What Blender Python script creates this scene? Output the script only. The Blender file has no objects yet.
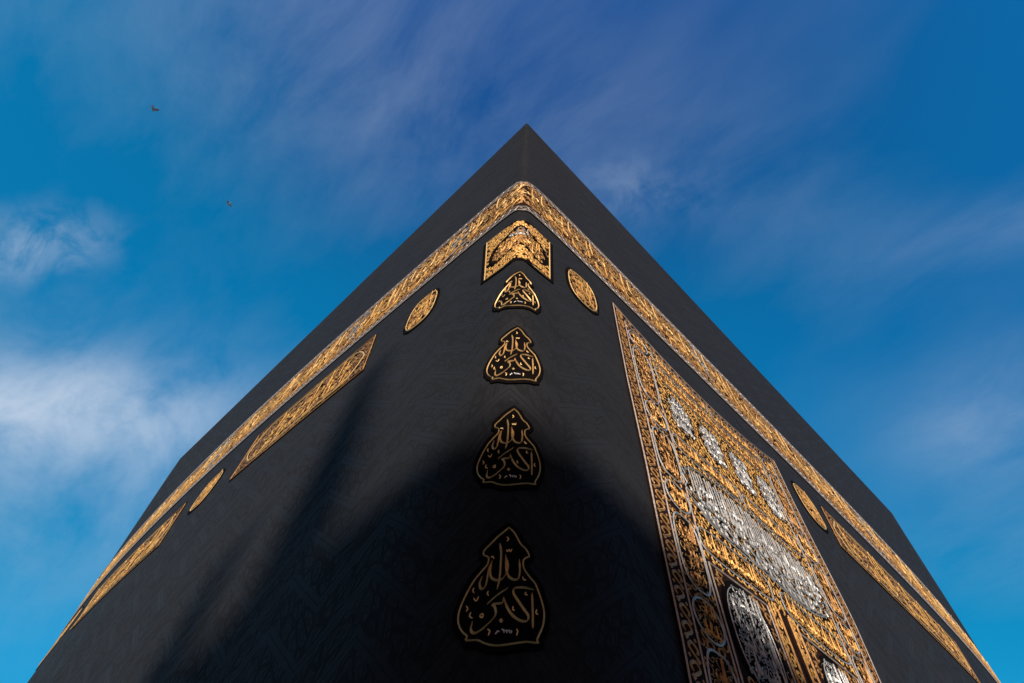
import bpy, bmesh, math, random
import numpy as np
from mathutils import Vector, Matrix
from mathutils.geometry import delaunay_2d_cdt

random.seed(7)
RNG = np.random.default_rng(7)
SC = bpy.context.scene
COL = SC.collection

# ----------------------------------------------------------------- camera
F_PX, YAW, PITCH, ROLL = 640.154, -0.818339, 1.002366, 0.061537
CAM = np.array([2.00834, -1.91046, 1.70])
def cam_axes():
    f = np.array([math.cos(PITCH)*math.sin(YAW), math.cos(PITCH)*math.cos(YAW), math.sin(PITCH)])
    r = np.array([math.cos(YAW), -math.sin(YAW), 0.0])
    u = np.cross(r, f)
    return math.cos(ROLL)*r + math.sin(ROLL)*u, -math.sin(ROLL)*r + math.cos(ROLL)*u, f
AR, AU, AF = cam_axes()
cd = bpy.data.cameras.new('camera'); cam = bpy.data.objects.new('camera', cd); COL.objects.link(cam)
cd.sensor_width = 36.0; cd.lens = F_PX*36.0/1024.0; cd.clip_start = 0.05; cd.clip_end = 6000
M = Matrix(((AR[0], AU[0], -AF[0]), (AR[1], AU[1], -AF[1]), (AR[2], AU[2], -AF[2]))).to_4x4()
M.translation = Vector(CAM); cam.matrix_world = M
SC.camera = cam

# ----------------------------------------------------------------- exposure, sun, sky
SC.view_settings.view_transform = 'Standard'
SC.view_settings.look = 'None'
SC.view_settings.exposure = 0.0
SC.view_settings.gamma = 1.0
SC.view_settings.use_curve_mapping = False
SUN_EL, SUN_AZ = math.radians(21.0), math.radians(131.0)      # azimuth clockwise from +Y
SUN_DIR = Vector((math.cos(SUN_EL)*math.sin(SUN_AZ), math.cos(SUN_EL)*math.cos(SUN_AZ), math.sin(SUN_EL)))
sl = bpy.data.lights.new('sun', 'SUN'); sl.energy = 4.6; sl.angle = math.radians(0.53); sl.color = (1.0, 0.93, 0.83)
sun = bpy.data.objects.new('sun', sl); COL.objects.link(sun)
sun.rotation_euler = SUN_DIR.to_track_quat('Z', 'Y').to_euler()

class NT:
    """small helper for building node graphs"""
    def __init__(s, tree): s.t = tree
    def n(s, kind, **kw):
        nd = s.t.nodes.new(kind)
        for k, v in kw.items(): setattr(nd, k, v)
        return nd
    def put(s, sock, v):
        if hasattr(v, 'is_linked') or isinstance(v, bpy.types.NodeSocket): s.t.links.new(v, sock)
        else: sock.default_value = v
    def math(s, op, a, b=None, c=None, clamp=False):
        nd = s.n('ShaderNodeMath', operation=op); nd.use_clamp = clamp
        s.put(nd.inputs[0], a)
        if b is not None: s.put(nd.inputs[1], b)
        if c is not None: s.put(nd.inputs[2], c)
        return nd.outputs[0]
    def dot(s, v, d):
        nd = s.n('ShaderNodeVectorMath', operation='DOT_PRODUCT')
        s.put(nd.inputs[0], v); s.put(nd.inputs[1], tuple(d)); return nd.outputs['Value']
    def mix(s, f, a, b, blend='MIX'):
        nd = s.n('ShaderNodeMix', data_type='RGBA', blend_type=blend); nd.clamp_factor = True
        s.put(nd.inputs[0], f)
        for i, v in ((6, a), (7, b)):
            s.put(nd.inputs[i], v if isinstance(v, bpy.types.NodeSocket) else (*v, 1.0))
        return nd.outputs[2]
    def noise(s, vec, scale, detail=4.0, rough=0.55, dist=0.0):
        nd = s.n('ShaderNodeTexNoise')
        s.put(nd.inputs['Vector'], vec); nd.inputs['Scale'].default_value = scale
        nd.inputs['Detail'].default_value = detail; nd.inputs['Roughness'].default_value = rough
        nd.inputs['Distortion'].default_value = dist
        return nd.outputs['Fac']
    def ramp(s, v, lo, hi):
        nd = s.n('ShaderNodeMapRange', interpolation_type='SMOOTHSTEP')
        s.put(nd.inputs[0], v); nd.inputs[1].default_value = lo; nd.inputs[2].default_value = hi
        return nd.outputs[0]

world = bpy.data.worlds.new('World'); SC.world = world; world.use_nodes = True
wt = world.node_tree; wt.nodes.clear(); W = NT(wt)
sky = W.n('ShaderNodeTexSky', sky_type='NISHITA'); sky.sun_disc = False
sky.sun_elevation = SUN_EL; sky.sun_rotation = SUN_AZ; sky.altitude = 300; sky.air_density = 1.0
sky.dust_density = 0.6; sky.ozone_density = 3.0
SKY_STRENGTH = 0.11
tc = W.n('ShaderNodeTexCoord'); dirv = tc.outputs['Generated']
def pdir(x, y):                                # a direction in the sky
    d = AF + AR*(x-512)/F_PX - AU*(y-341.5)/F_PX
    return d/np.linalg.norm(d)
skycol = sky.outputs[0]
# wind-drawn coordinates for the high thin cloud: stretched along one compass direction
mp = W.n('ShaderNodeMapping'); mp.inputs['Rotation'].default_value = (0.0, 0.0, math.radians(38)); mp.inputs['Scale'].default_value = (1.0, 2.6, 2.6)
wt.links.new(dirv, mp.inputs['Vector']); wind = mp.outputs[0]
n_big = W.noise(wind, 1.3, 3.0, 0.5, 0.2)
n_fine = W.noise(wind, 3.4, 8.0, 0.62, 0.3)
n_puff = W.noise(dirv, 14.0, 6.0, 0.6, 0.4)
sz_ = W.n('ShaderNodeSeparateXYZ'); wt.links.new(dirv, sz_.inputs[0])
skytint = W.mix(W.ramp(sz_.outputs[2], 0.45, 0.78), (0.06, 1.46, 1.60), (0.05, 1.74, 2.08))
skytint = W.mix(W.ramp(sz_.outputs[2], 0.10, 0.46), (0.74, 0.74, 0.72), skytint)                # pale towards the horizon
skytint = W.mix(W.ramp(sz_.outputs[2], 0.82, 1.0), skytint, (0.24, 0.98, 1.72))     # cyan low down, deep blue overhead
skytint = W.mix(W.math('MULTIPLY', W.ramp(W.dot(dirv, pdir(1150, -20)), 0.72, 1.0), 0.5), skytint, (0.10, 0.86, 1.60))
# warm tint added to the sky behind the camera, to counter blue wall shade
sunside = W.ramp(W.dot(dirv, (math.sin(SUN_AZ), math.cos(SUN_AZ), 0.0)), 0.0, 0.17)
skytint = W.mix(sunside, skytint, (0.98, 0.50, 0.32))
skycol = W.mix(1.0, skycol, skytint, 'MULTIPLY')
def blob(x, y, dx, dy, su, sv):
    """soft patch of sky around a direction; su along (dx,dy), sv across, in radians"""
    c = pdir(x, y); e = pdir(x+dx*20, y+dy*20); u = e - c*np.dot(e, c); u /= np.linalg.norm(u); v = np.cross(c, u)
    a = W.math('DIVIDE', W.dot(dirv, u), su); b = W.math('DIVIDE', W.dot(dirv, v), sv)
    q = W.math('ADD', W.math('MULTIPLY', a, a), W.math('MULTIPLY', b, b))
    front = W.math('GREATER_THAN', W.dot(dirv, c), 0.0)
    return W.math('MULTIPLY', W.math('EXPONENT', W.math('MULTIPLY', q, -1.0)), front)
veil = W.math('MULTIPLY', W.ramp(n_big, 0.35, 0.85), 0.08)
CLOUDS = [  # x, y, dx, dy, su, sv, amount, noise
    (0, 400, 1, 0.10, 0.30, 0.062, 0.66, 'fine'),
    (40, 455, 1, -0.05, 0.28, 0.16, 0.40, 'fine'),
    (35, 245, 1, -0.15, 0.070, 0.036, 0.50, 'puff'),
    (1000, 430, 1, -0.3, 0.11, 0.08, 0.30, 'fine'),
    (1010, 225, 1, -0.2, 0.12, 0.04, 0.14, 'fine'),
    (640, 190, 1, 0.1, 0.10, 0.045, 0.15, 'puff'),
    (350, 60, 1, 0.35, 0.48, 0.22, 0.20, 'fine'),
    (790, 210, 1, 0.6, 0.22, 0.10, 0.07, 'fine'),
    (990, 560, 1, 0.0, 0.20, 0.06, 0.14, 'fine'),
]
fac = veil
for (x, y, dx, dy, su, sv, amt, kind) in CLOUDS:
    g = blob(x, y, dx, dy, su, sv)
    nz = W.ramp(n_fine, 0.12, 0.80) if kind == 'fine' else W.ramp(n_puff, 0.36, 0.70)
    fac = W.math('ADD', fac, W.math('MULTIPLY', W.math('MULTIPLY', g, nz), amt))
fac = W.math('MINIMUM', W.math('MAXIMUM', W.math('SUBTRACT', fac, 0.035), 0.0), 0.85)
skycol = W.mix(fac, skycol, (5.2, 6.1, 7.4))
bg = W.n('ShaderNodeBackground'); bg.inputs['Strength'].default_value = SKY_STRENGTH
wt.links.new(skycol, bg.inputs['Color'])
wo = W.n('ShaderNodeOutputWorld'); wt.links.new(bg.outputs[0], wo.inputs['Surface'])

# ----------------------------------------------------------------- materials
def new_mat(name):
    m = bpy.data.materials.new(name); m.use_nodes = True
    N = NT(m.node_tree); b = m.node_tree.nodes['Principled BSDF']
    return m, N, b

def cloth_material():
    """black silk with a woven black-on-black pattern of zigzag bands"""
    m, N, b = new_mat('black_silk')
    uv = N.n('ShaderNodeUVMap', uv_map='UVMap').outputs[0]
    sx = N.n('ShaderNodeSeparateXYZ'); N.t.links.new(uv, sx.inputs[0]); u, v = sx.outputs[0], sx.outputs[1]
    zig = N.math('PINGPONG', N.math('ADD', u, N.math('MULTIPLY', N.noise(uv, 1.3, 2.0, 0.5), 0.05)), 0.42)
    t = N.math('ADD', v, N.math('MULTIPLY', zig, 0.95))
    band = N.math('PINGPONG', t, 0.19)                                       # 0..0.19 across a band
    line = N.math('SUBTRACT', 1.0, N.ramp(band, 0.0, 0.009))                  # outline of the bands
    cb = N.n('ShaderNodeCombineXYZ'); N.put(cb.inputs[0], N.math('MULTIPLY', u, 1.3)); N.put(cb.inputs[1], t)
    vo = N.n('ShaderNodeTexVoronoi', feature='DISTANCE_TO_EDGE'); N.put(vo.inputs['Vector'], cb.outputs[0]); vo.inputs['Scale'].default_value = 7.5
    vf = N.n('ShaderNodeTexVoronoi', feature='DISTANCE_TO_EDGE'); N.put(vf.inputs['Vector'], cb.outputs[0]); vf.inputs['Scale'].default_value = 19.0
    letters = N.math('MAXIMUM', N.math('SUBTRACT', 1.0, N.ramp(vo.outputs['Distance'], 0.05, 0.13)), N.math('MULTIPLY', N.math('SUBTRACT', 1.0, N.ramp(vf.outputs['Distance'], 0.05, 0.16)), 0.6))
    inner = N.ramp(band, 0.035, 0.06)
    pat = N.math('MAXIMUM', line, N.math('MULTIPLY', letters, inner))
    th = N.n('ShaderNodeTexNoise'); N.put(th.inputs['Vector'], uv); th.inputs['Scale'].default_value = 160; th.inputs['Detail'].default_value = 2
    broad = N.noise(uv, 0.9, 4.0, 0.6)
    col = N.mix(pat, (0.0190, 0.0192, 0.0228), (0.0130, 0.0130, 0.0152))
    col = N.mix(N.math('MULTIPLY', th.outputs['Fac'], 0.5), col, (0.014, 0.0125, 0.0125))
    col = N.mix(N.math('MULTIPLY', N.ramp(broad, 0.40, 0.72), 0.38), col, (0.025, 0.024, 0.025))
    N.put(b.inputs['Base Color'], col)
    N.put(b.inputs['Roughness'], N.math('ADD', 0.62, N.math('MULTIPLY', pat, 0.16)))
    b.inputs['Specular IOR Level'].default_value = 0.06
    b.inputs['Sheen Weight'].default_value = 0.045; b.inputs['Sheen Roughness'].default_value = 0.45; b.inputs['Sheen Tint'].default_value = (0.85, 0.92, 1.0, 1.0)
    h = N.math('ADD', N.math('MULTIPLY', pat, 0.0030), N.math('MULTIPLY', th.outputs['Fac'], 0.0025))
    h = N.math('ADD', h, N.math('MULTIPLY', N.noise(uv, 3.5, 4.0, 0.6), 0.012))
    bp = N.n('ShaderNodeBump'); bp.inputs['Strength'].default_value = 0.8; bp.inputs['Distance'].default_value = 1.0
    N.put(bp.inputs['Height'], h); N.put(b.inputs['Normal'], bp.outputs[0])
    return m

def thread_material(name, c1, c2, metallic=0.40, rough=0.52, scale=26.0):
    """couched metal thread: two tones wandering along the work, fine ribbed relief"""
    m, N, b = new_mat(name)
    pos = N.n('ShaderNodeNewGeometry').outputs['Position']
    a = N.noise(pos, scale, 3.0, 0.6); c = N.noise(pos, 2.2, 3.0, 0.6)
    f = N.math('ADD', N.math('MULTIPLY', N.ramp(a, 0.3, 0.7), 0.75), N.math('MULTIPLY', N.ramp(c, 0.3, 0.7), 0.25))
    N.put(b.inputs['Base Color'], N.mix(f, c1, c2))
    b.inputs['Metallic'].default_value = metallic; b.inputs['Roughness'].default_value = rough
    bp = N.n('ShaderNodeBump'); bp.inputs['Strength'].default_value = 0.5; bp.inputs['Distance'].default_value = 0.004
    N.put(bp.inputs['Height'], N.noise(pos, 90.0, 2.0, 0.5)); N.put(b.inputs['Normal'], bp.outputs[0])
    return m

def plain_material(name, c1, c2, rough=0.8, scale=8.0, bump=0.0, spec=0.2):
    m, N, b = new_mat(name)
    pos = N.n('ShaderNodeNewGeometry').outputs['Position']
    a = N.noise(pos, scale, 5.0, 0.6)
    N.put(b.inputs['Base Color'], N.mix(N.ramp(a, 0.3, 0.7), c1, c2))
    b.inputs['Roughness'].default_value = rough; b.inputs['Specular IOR Level'].default_value = spec
    if bump:
        bp = N.n('ShaderNodeBump'); bp.inputs['Distance'].default_value = bump
        N.put(bp.inputs['Height'], a); N.put(b.inputs['Normal'], bp.outputs[0])
    return m

MAT = dict(
    cloth=cloth_material(),
    gold=thread_material('gold_thread', (0.92, 0.54, 0.16), (0.66, 0.31, 0.07)),
    gold_deep=thread_material('old_gold_thread', (0.62, 0.33, 0.10), (0.36, 0.15, 0.045)),
    gold_pale=thread_material('pale_gold_thread', (0.92, 0.62, 0.27), (0.70, 0.42, 0.15)),
    copper=thread_material('copper_gold_thread', (0.93, 0.60, 0.25), (0.72, 0.40, 0.14)),
    silver=thread_material('silver_thread', (0.56, 0.54, 0.52), (0.34, 0.33, 0.33), 0.4, 0.4),
    edging=thread_material('edging_thread', (0.60, 0.50, 0.44), (0.34, 0.26, 0.21), 0.4, 0.45, 40.0),
    velvet=plain_material('dark_velvet', (0.0040, 0.0028, 0.0026), (0.0065, 0.0042, 0.0038), 0.95, 30, 0.0, 0.05),
    brown=plain_material('brown_velvet', (0.014, 0.0065, 0.0048), (0.030, 0.011, 0.007), 0.9, 18, 0.0, 0.08),
    marble=plain_material('pale_marble', (0.32, 0.28, 0.23), (0.38, 0.33, 0.28), 0.35, 1.5, 0.0, 0.4),
    stone=plain_material('grey_stone', (0.30, 0.29, 0.27), (0.38, 0.37, 0.35), 0.7, 2.0, 0.01),
    dark_opening=plain_material('shaded_interior', (0.05, 0.05, 0.05), (0.08, 0.075, 0.07), 0.8, 2.0),
    steel=plain_material('grey_steel', (0.25, 0.26, 0.27), (0.32, 0.33, 0.34), 0.5, 3.0),
    feather=plain_material('grey_feather', (0.30, 0.33, 0.38), (0.38, 0.41, 0.46), 0.8, 20),
)

# ----------------------------------------------------------------- the hanging cloth as a surface: w metres round the corner (negative = left wall), z height
ZR = 13.1
A_LEN, B_LEN, ANG = 11.6431, 13.0949, 0.0091273
BT, BB = 9.56206, 8.34114
TLF, BLF, TRF, BRF = 0.17537, 0.025709, -0.49638, -0.36639
KL, KR, QL, QR, TAL, TAR = 0.043724, 0.046483, 0.00008, 0.005385, -0.018373, 0.061287
PWL, PWR, ML, MR = 1.5+math.exp(0.548795), 1.5+math.exp(1.282711), 0.137988, 0.085841
LV = np.array([-1.0, 0, 0]); RV = np.array([math.sin(ANG), math.cos(ANG), 0])
NLV = np.array([0, -1.0, 0]); NRV = np.array([math.cos(ANG), -math.sin(ANG), 0])
def sharp(w, z):
    d = (ZR - z)[..., None]
    P0 = (KL*NLV + KR*NRV)*d
    sL = (np.maximum(-w, 0)/A_LEN)[..., None]; sR = (np.maximum(w, 0)/B_LEN)[..., None]
    PL = P0*(1-sL) + (LV*A_LEN + d*(TAL*LV + QL*NLV))*sL + NLV*d*ML*(sL - sL**PWL)
    PR_ = P0*(1-sR) + (RV*B_LEN + d*(TAR*RV + QR*NRV))*sR + NRV*d*MR*(sR - sR**PWR)
    P = np.where((w < 0)[..., None], PL, PR_)
    P[..., 2] += z
    return P
def S0(w, z):
    r = np.interp(z, [0, 3.5, 4.3, 5.2, 6.0, 6.8, 7.3, 7.9, 9.6, 12.5, 13.1], [.9, .9, .7, .4, .2, .09, .12, .13, .10, .06, .03])
    P = sharp(w, z); o = np.zeros_like(w); P0 = sharp(o, z)
    tL = (sharp(o-.01, z)-P0)/.01; tR = (sharp(o+.01, z)-P0)/.01
    A = lambda x: (np.clip(x+r, 0, None))**2/(4*r)
    Q = P0 + tL*A(-w)[..., None] + tR*A(w)[..., None]
    ext = P - (P0 + np.where((w < 0)[..., None], tL, tR)*np.abs(w)[..., None])
    return np.where((np.abs(w) < r)[..., None], Q+ext, P)
def nrm0(w, z):
    e = 0.004
    n = np.cross(S0(w+e, z)-S0(w-e, z), S0(w, z+e)-S0(w, z-e))
    return n/np.linalg.norm(n, axis=-1, keepdims=True)
def folds(w, z):
    """gentle hang of the cloth: slow ripples"""
    low = np.clip((7.0-z)/2.0, 0, 1)*np.clip(np.abs(w)-0.45, 0, 1)
    h = low*0.010*np.sin(w*2.3+0.5*z+1.0) + low*0.006*np.sin(w*5.1-0.9*z)
    top = np.clip((z-9.8)/1.0, 0, 1)*np.clip((13.0-z)/0.6, 0, 1)
    return h + top*0.012*np.sin(w*1.9+0.3*z)
def at(w, z, h=0.0):
    """points standing h off the cloth"""
    w = np.asarray(w, float); z = np.asarray(z, float); h = np.asarray(h, float)
    w, z, h = np.broadcast_arrays(w, z, h)
    return S0(w, z) + nrm0(w, z)*(h + folds(w, z))[..., None]

# ----------------------------------------------------------------- mesh helpers
def obj(name, verts, faces, mat, parent=None, smooth=False, uvs=None):
    me = bpy.data.meshes.new(name)
    me.from_pydata([tuple(v) for v in verts], [], faces)
    me.materials.append(mat)
    if smooth: me.polygons.foreach_set('use_smooth', [True]*len(me.polygons))
    if uvs is not None:
        l = me.uv_layers.new(name='UVMap'); idx = np.zeros(len(me.loops), dtype=np.int32)
        me.loops.foreach_get('vertex_index', idx)
        l.data.foreach_set('uv', np.asarray(uvs, dtype=np.float32)[idx].ravel())
    me.update()
    o = bpy.data.objects.new(name, me); COL.objects.link(o)
    if parent is not None: o.parent = parent
    return o
def thing(name, label, cat, group=None):
    o = bpy.data.objects.new(name, None); COL.objects.link(o)
    o['label'] = label; o['category'] = cat
    if group: o['group'] = group
    return o

def smooth_line(pts, n=6):
    """Catmull-Rom through the points"""
    p = np.asarray(pts, float)
    if len(p) < 3:
        t = np.linspace(0, 1, 4)[:, None]; return p[0]*(1-t) + p[-1]*t
    q = np.vstack([2*p[0]-p[1], p, 2*p[-1]-p[-2]]); out = []
    for i in range(1, len(q)-2):
        t = np.linspace(0, 1, n, endpoint=False)[:, None]
        a, b, c, d = q[i-1], q[i], q[i+1], q[i+2]
        out.append(0.5*((2*b)+(c-a)*t+(2*a-5*b+4*c-d)*t*t+(3*b-a-3*c+d)*t**3))
    out.append(p[-1:]); return np.vstack(out)

class Work:
    """collects embroidered strokes in wall coordinates; build() links them as ONE raised mesh"""
    def __init__(s): s.w = []; s.z = []; s.h = []; s.f = []; s.k = 0
    def _add(s, P, h, faces):
        s.w.append(P[:, 0]); s.z.append(P[:, 1]); s.h.append(h); s.f += [tuple(i+s.k for i in f) for f in faces]; s.k += len(P)
    def stroke(s, pts, width, base=0.02, rise=0.006, nib=None, n=6, closed=False, taper=True):
        p = smooth_line(pts, n) if n > 1 else np.asarray(pts, float)
        d = np.gradient(p, axis=0)
        if closed: d[0] = d[-1] = p[1]-p[-2]
        L = np.linalg.norm(d, axis=1, keepdims=True); L[L < 1e-9] = 1e-9; d /= L
        nn = np.stack([-d[:, 1], d[:, 0]], 1); m = len(p)
        wd = np.full(m, width*0.5)
        if nib is not None:
            ang = np.arctan2(d[:, 1], d[:, 0]); wd *= 0.42 + 0.70*np.abs(np.sin(ang-nib))
        if taper and not closed:
            t = np.linspace(0, 1, m); wd *= np.clip(np.minimum(t, 1-t)*7+0.35, 0, 1)
        P = np.empty((m*3, 2)); P[0::3] = p+nn*wd[:, None]; P[1::3] = p; P[2::3] = p-nn*wd[:, None]
        h = np.empty(m*3); h[0::3] = base; h[2::3] = base; h[1::3] = base+rise
        F = []
        for i in range(m-1):
            a = 3*i
            F += [(a, a+1, a+4, a+3), (a+1, a+2, a+5, a+4)]
        s._add(P, h, F)
    def dab(s, c, r, base=0.02, rise=0.012, rot=0.0, asp=1.0):
        t = np.arange(4)*math.pi/2+rot
        P = np.vstack([[c], np.stack([c[0]+r*asp*np.cos(t), c[1]+r*np.sin(t)], 1)])
        s._add(P, np.array([base+rise]+[base]*4), [(0, 1+i, 1+(i+1) % 4) for i in range(4)])
    def build(s, name, mat, parent, warp=None):
        w = np.concatenate(s.w); z = np.concatenate(s.z); h = np.concatenate(s.h)
        if warp: w, z = warp(w, z)
        return obj(name, at(w, z, h), s.f, mat, parent)

def inside(poly, q):
    x, y = q[:, 0], q[:, 1]; r = np.zeros(len(q), bool); n = len(poly)
    for i in range(n):
        x1, y1 = poly[i]; x2, y2 = poly[(i+1) % n]
        c = ((y1 > y) != (y2 > y)) & (x < (x2-x1)*(y-y1)/((y2-y1) if y2 != y1 else 1e-12)+x1); r ^= c
    return r
def pad(name, poly, h, mat, parent, step=0.12, warp=None, foot=-0.03):
    """a stuffed flat piece of given outline lying on the cloth: top and side walls"""
    poly = np.asarray(poly, float)
    ring = []
    for i in range(len(poly)):
        a, b = poly[i], poly[(i+1) % len(poly)]; k = max(1, int(np.hypot(*(b-a))/step))
        for j in range(k): ring.append(a+(b-a)*j/k)
    ring = np.array(ring); lo, hi = ring.min(0), ring.max(0)
    gx, gy = np.meshgrid(np.arange(lo[0]+step*.5, hi[0], step), np.arange(lo[1]+step*.5, hi[1], step))
    g = np.stack([gx.ravel(), gy.ravel()], 1); g = g[inside(ring, g)]
    if len(g):
        dm = np.sqrt(((g[:, None, :]-ring[None])**2).sum(-1)).min(1); g = g[dm > step*.3]
    pts = [Vector(q) for q in np.vstack([ring, g])]
    n = len(ring)
    r = delaunay_2d_cdt(pts, [], [list(range(n))], 1, 1e-5)
    P = np.array([tuple(v) for v in r[0]]); F = []
    for f in r[2]:
        a, b, c = (P[i] for i in f[:3])
        F.append(tuple(f) if (b[0]-a[0])*(c[1]-a[1])-(b[1]-a[1])*(c[0]-a[0]) > 0 else tuple(reversed(f)))
    w, z = (warp(P[:, 0], P[:, 1]) if warp else (P[:, 0], P[:, 1])); V = at(w, z, h)
    w2, z2 = (warp(ring[:, 0], ring[:, 1]) if warp else (ring[:, 0], ring[:, 1]))
    T = at(w2, z2, h); B = at(w2, z2, foot); k = len(V)
    V = np.vstack([V, T, B])
    for i in range(n):
        j = (i+1) % n; F.append((k+i, k+n+i, k+n+j, k+j))
    return obj(name, V, F, mat, parent)
def grow(poly, d):
    p = np.asarray(poly, float); a = np.roll(p, 1, 0); b = np.roll(p, -1, 0)
    area = 0.5*np.sum(p[:, 0]*b[:, 1]-b[:, 0]*p[:, 1]); t = b-a; t /= np.linalg.norm(t, axis=1, keepdims=True)+1e-9
    n = np.stack([t[:, 1], -t[:, 0]], 1)*(1 if area > 0 else -1)
    return p+n*d
def ellipse(cx, cz, rx, rz, n=36, pw=1.0):
    t = np.linspace(0, 2*math.pi, n, endpoint=False); c, s_ = np.cos(t), np.sin(t)
    return np.stack([cx+rx*np.sign(c)*np.abs(c)**pw, cz+rz*np.sign(s_)*np.abs(s_)**pw], 1)
def loop(poly): p = np.asarray(poly, float); return np.vstack([p, p[:1]])

# ----------------------------------------------------------------- Arabic hand: pen strokes per letter, x grows leftwards, tooth = 1, alif = 5
LET = {
 'tooth': ([[(0,0),(.35,.05),(.5,1.1),(.65,.1),(1.1,0)]], 1.1),
 'boat': ([[(0,.9),(.15,.1),(1.2,-.25),(2.6,0),(2.9,1.0)]], 3.1),
 'bowl': ([[(0,.6),(.2,-.6),(1.0,-1.4),(2.0,-.9),(2.3,.7)]], 2.5),
 'ya': ([[(0,.9),(.5,1.0),(.9,.4),(.4,-.3),(.9,-1.3),(2.0,-1.2),(2.7,-.1)]], 2.8),
 'alif_f': ([[(0,0),(.4,.1),(.55,1.5),(.45,5.2)]], 1.0),
 'alif': ([[(.35,5.3),(.45,3),(.3,0)]], .9),
 'lam': ([[(0,0),(.4,.12),(.55,1.5),(.45,5.0)], [(.45,5),(.6,1.2),(.8,.1),(1.3,0)]], 1.3),
 'lam_f': ([[(.3,5),(.45,1),(.5,-.6),(1.2,-1.3),(2.1,-.8),(2.3,.5)]], 2.4),
 'mim': ([[(0,0),(.3,.5),(.8,.6),(1,0),(.6,-.5),(.25,-.1),(.6,.05),(1.3,0)]], 1.3),
 'mim_f': ([[(0,0),(.3,.6),(.9,.6),(1,0),(.5,-.3),(.7,-.8),(.9,-2.2)]], 1.3),
 'ha': ([[(0,0),(.5,1.0),(1.1,.6),(.7,-.5),(.25,-.1),(.8,.4),(1.4,0)]], 1.4),
 'ha_f': ([[(0,0),(.4,1.3),(1.0,.9),(.8,.1),(.3,.25)]], 1.2),
 'waw': ([[(0,.1),(.3,1.1),(.9,.9),(.8,.2),(.3,.1),(.9,.1),(1.2,-.8),(2.1,-1.6)]], 1.6),
 'ra': ([[(0,.3),(.4,-.2),(1.0,-1.0),(2.0,-1.5)]], 1.3),
 'dal': ([[(.1,1.4),(.6,.7),(.7,.1),(.1,-.05),(1.3,-.1)]], 1.4),
 'sin': ([[(0,0),(.3,.8),(.4,.1),(.7,.1),(.85,.8),(.95,.1),(1.3,.1),(1.45,.8),(1.55,.05),(2.2,0)]], 2.2),
 'sad': ([[(0,0),(.9,1.2),(1.8,1.0),(1.9,.2),(.6,0),(2.0,0),(2.2,.6),(2.3,.05),(2.7,0)]], 2.7),
 'ta': ([[(0,0),(.9,1.2),(1.8,1.0),(1.9,.2),(.6,0),(2.4,0)], [(.7,.1),(.7,5.0)]], 2.4),
 'ain': ([[(0,0),(.4,.8),(.9,1.0),(1.1,.5),(.5,.3),(1.4,0)]], 1.4),
 'ain_f': ([[(0,0),(.4,.9),(1.0,.9),(.9,.3),(.2,-.2),(.3,-1.5),(1.3,-2.2),(2.5,-1.7)]], 2.6),
 'jim': ([[(.1,1.2),(.9,1.3),(1.7,.8),(.8,.3),(0,0),(1.7,0)]], 1.7),
 'jim_f': ([[(0,1),(1.5,1.2),(.4,.0),(.2,-1.2),(1.0,-2.0),(2.4,-1.6)]], 2.5),
 'kaf': ([[(0,0),(.9,.1),(1.1,.7),(.1,2.4),(1.9,4.4)], [(.9,.05),(1.6,0)]], 1.6),
 'kaf_f': ([[(.3,5),(.4,1),(.5,0),(1.6,-.3),(2.6,.2)]], 2.7),
 'fa': ([[(0,0),(.3,1.0),(.9,1.0),(.8,.3),(.3,.2),(1.3,0)]], 1.3),
 'hamza': ([[(.6,.7),(.2,.6),(.3,.3),(.8,.2)], [(.1,.05),(.8,.25)]], .9),
}
JOIN = dict(zip('بتثنيئ', ['tooth']*6)); JOIN.update({'ل':'lam','م':'mim','ه':'ha','س':'sin','ش':'sin','ص':'sad','ض':'sad','ط':'ta','ظ':'ta','ع':'ain','غ':'ain','ج':'jim','ح':'jim','خ':'jim','ك':'kaf','ف':'fa','ق':'fa'})
ENDF = {'ب':['boat'],'ت':['boat'],'ث':['boat'],'ن':['bowl'],'ي':['ya'],'ى':['ya'],'ل':['lam_f'],'م':['mim_f'],'ه':['ha_f'],'ة':['ha_f'],'س':['sin','bowl'],'ش':['sin','bowl'],'ص':['sad','bowl'],'ض':['sad','bowl'],'ط':['ta'],'ظ':['ta'],'ع':['ain_f'],'غ':['ain_f'],'ج':['jim_f'],'ح':['jim_f'],'خ':['jim_f'],'ك':['kaf_f'],'ف':['fa','boat'],'ق':['fa','bowl'],'و':['waw'],'ؤ':['waw'],'ر':['ra'],'ز':['ra'],'د':['dal'],'ذ':['dal'],'ء':['hamza']}
DOTS = {'ب':[(.5,-.7)],'ت':[(.3,1.9),(.8,1.9)],'ث':[(.3,1.9),(.8,1.9),(.55,2.5)],'ن':[(.6,1.8)],'ي':[(.3,-.8),(.8,-.8)],'ش':[(.6,1.6),(1.1,1.6),(.85,2.2)],'ض':[(1.2,2.1)],'ظ':[(1.2,2.1)],'غ':[(.7,1.9)],'ج':[(.8,-.8)],'خ':[(.8,2.1)],'ف':[(.6,1.9)],'ق':[(.4,1.9),(.9,1.9)],'ز':[(.6,1.0)],'ذ':[(.5,2.2)],'ة':[(.4,2.1),(.8,2.1)]}
NOJOIN = set('اأإآدذرزوؤءىة')
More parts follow.
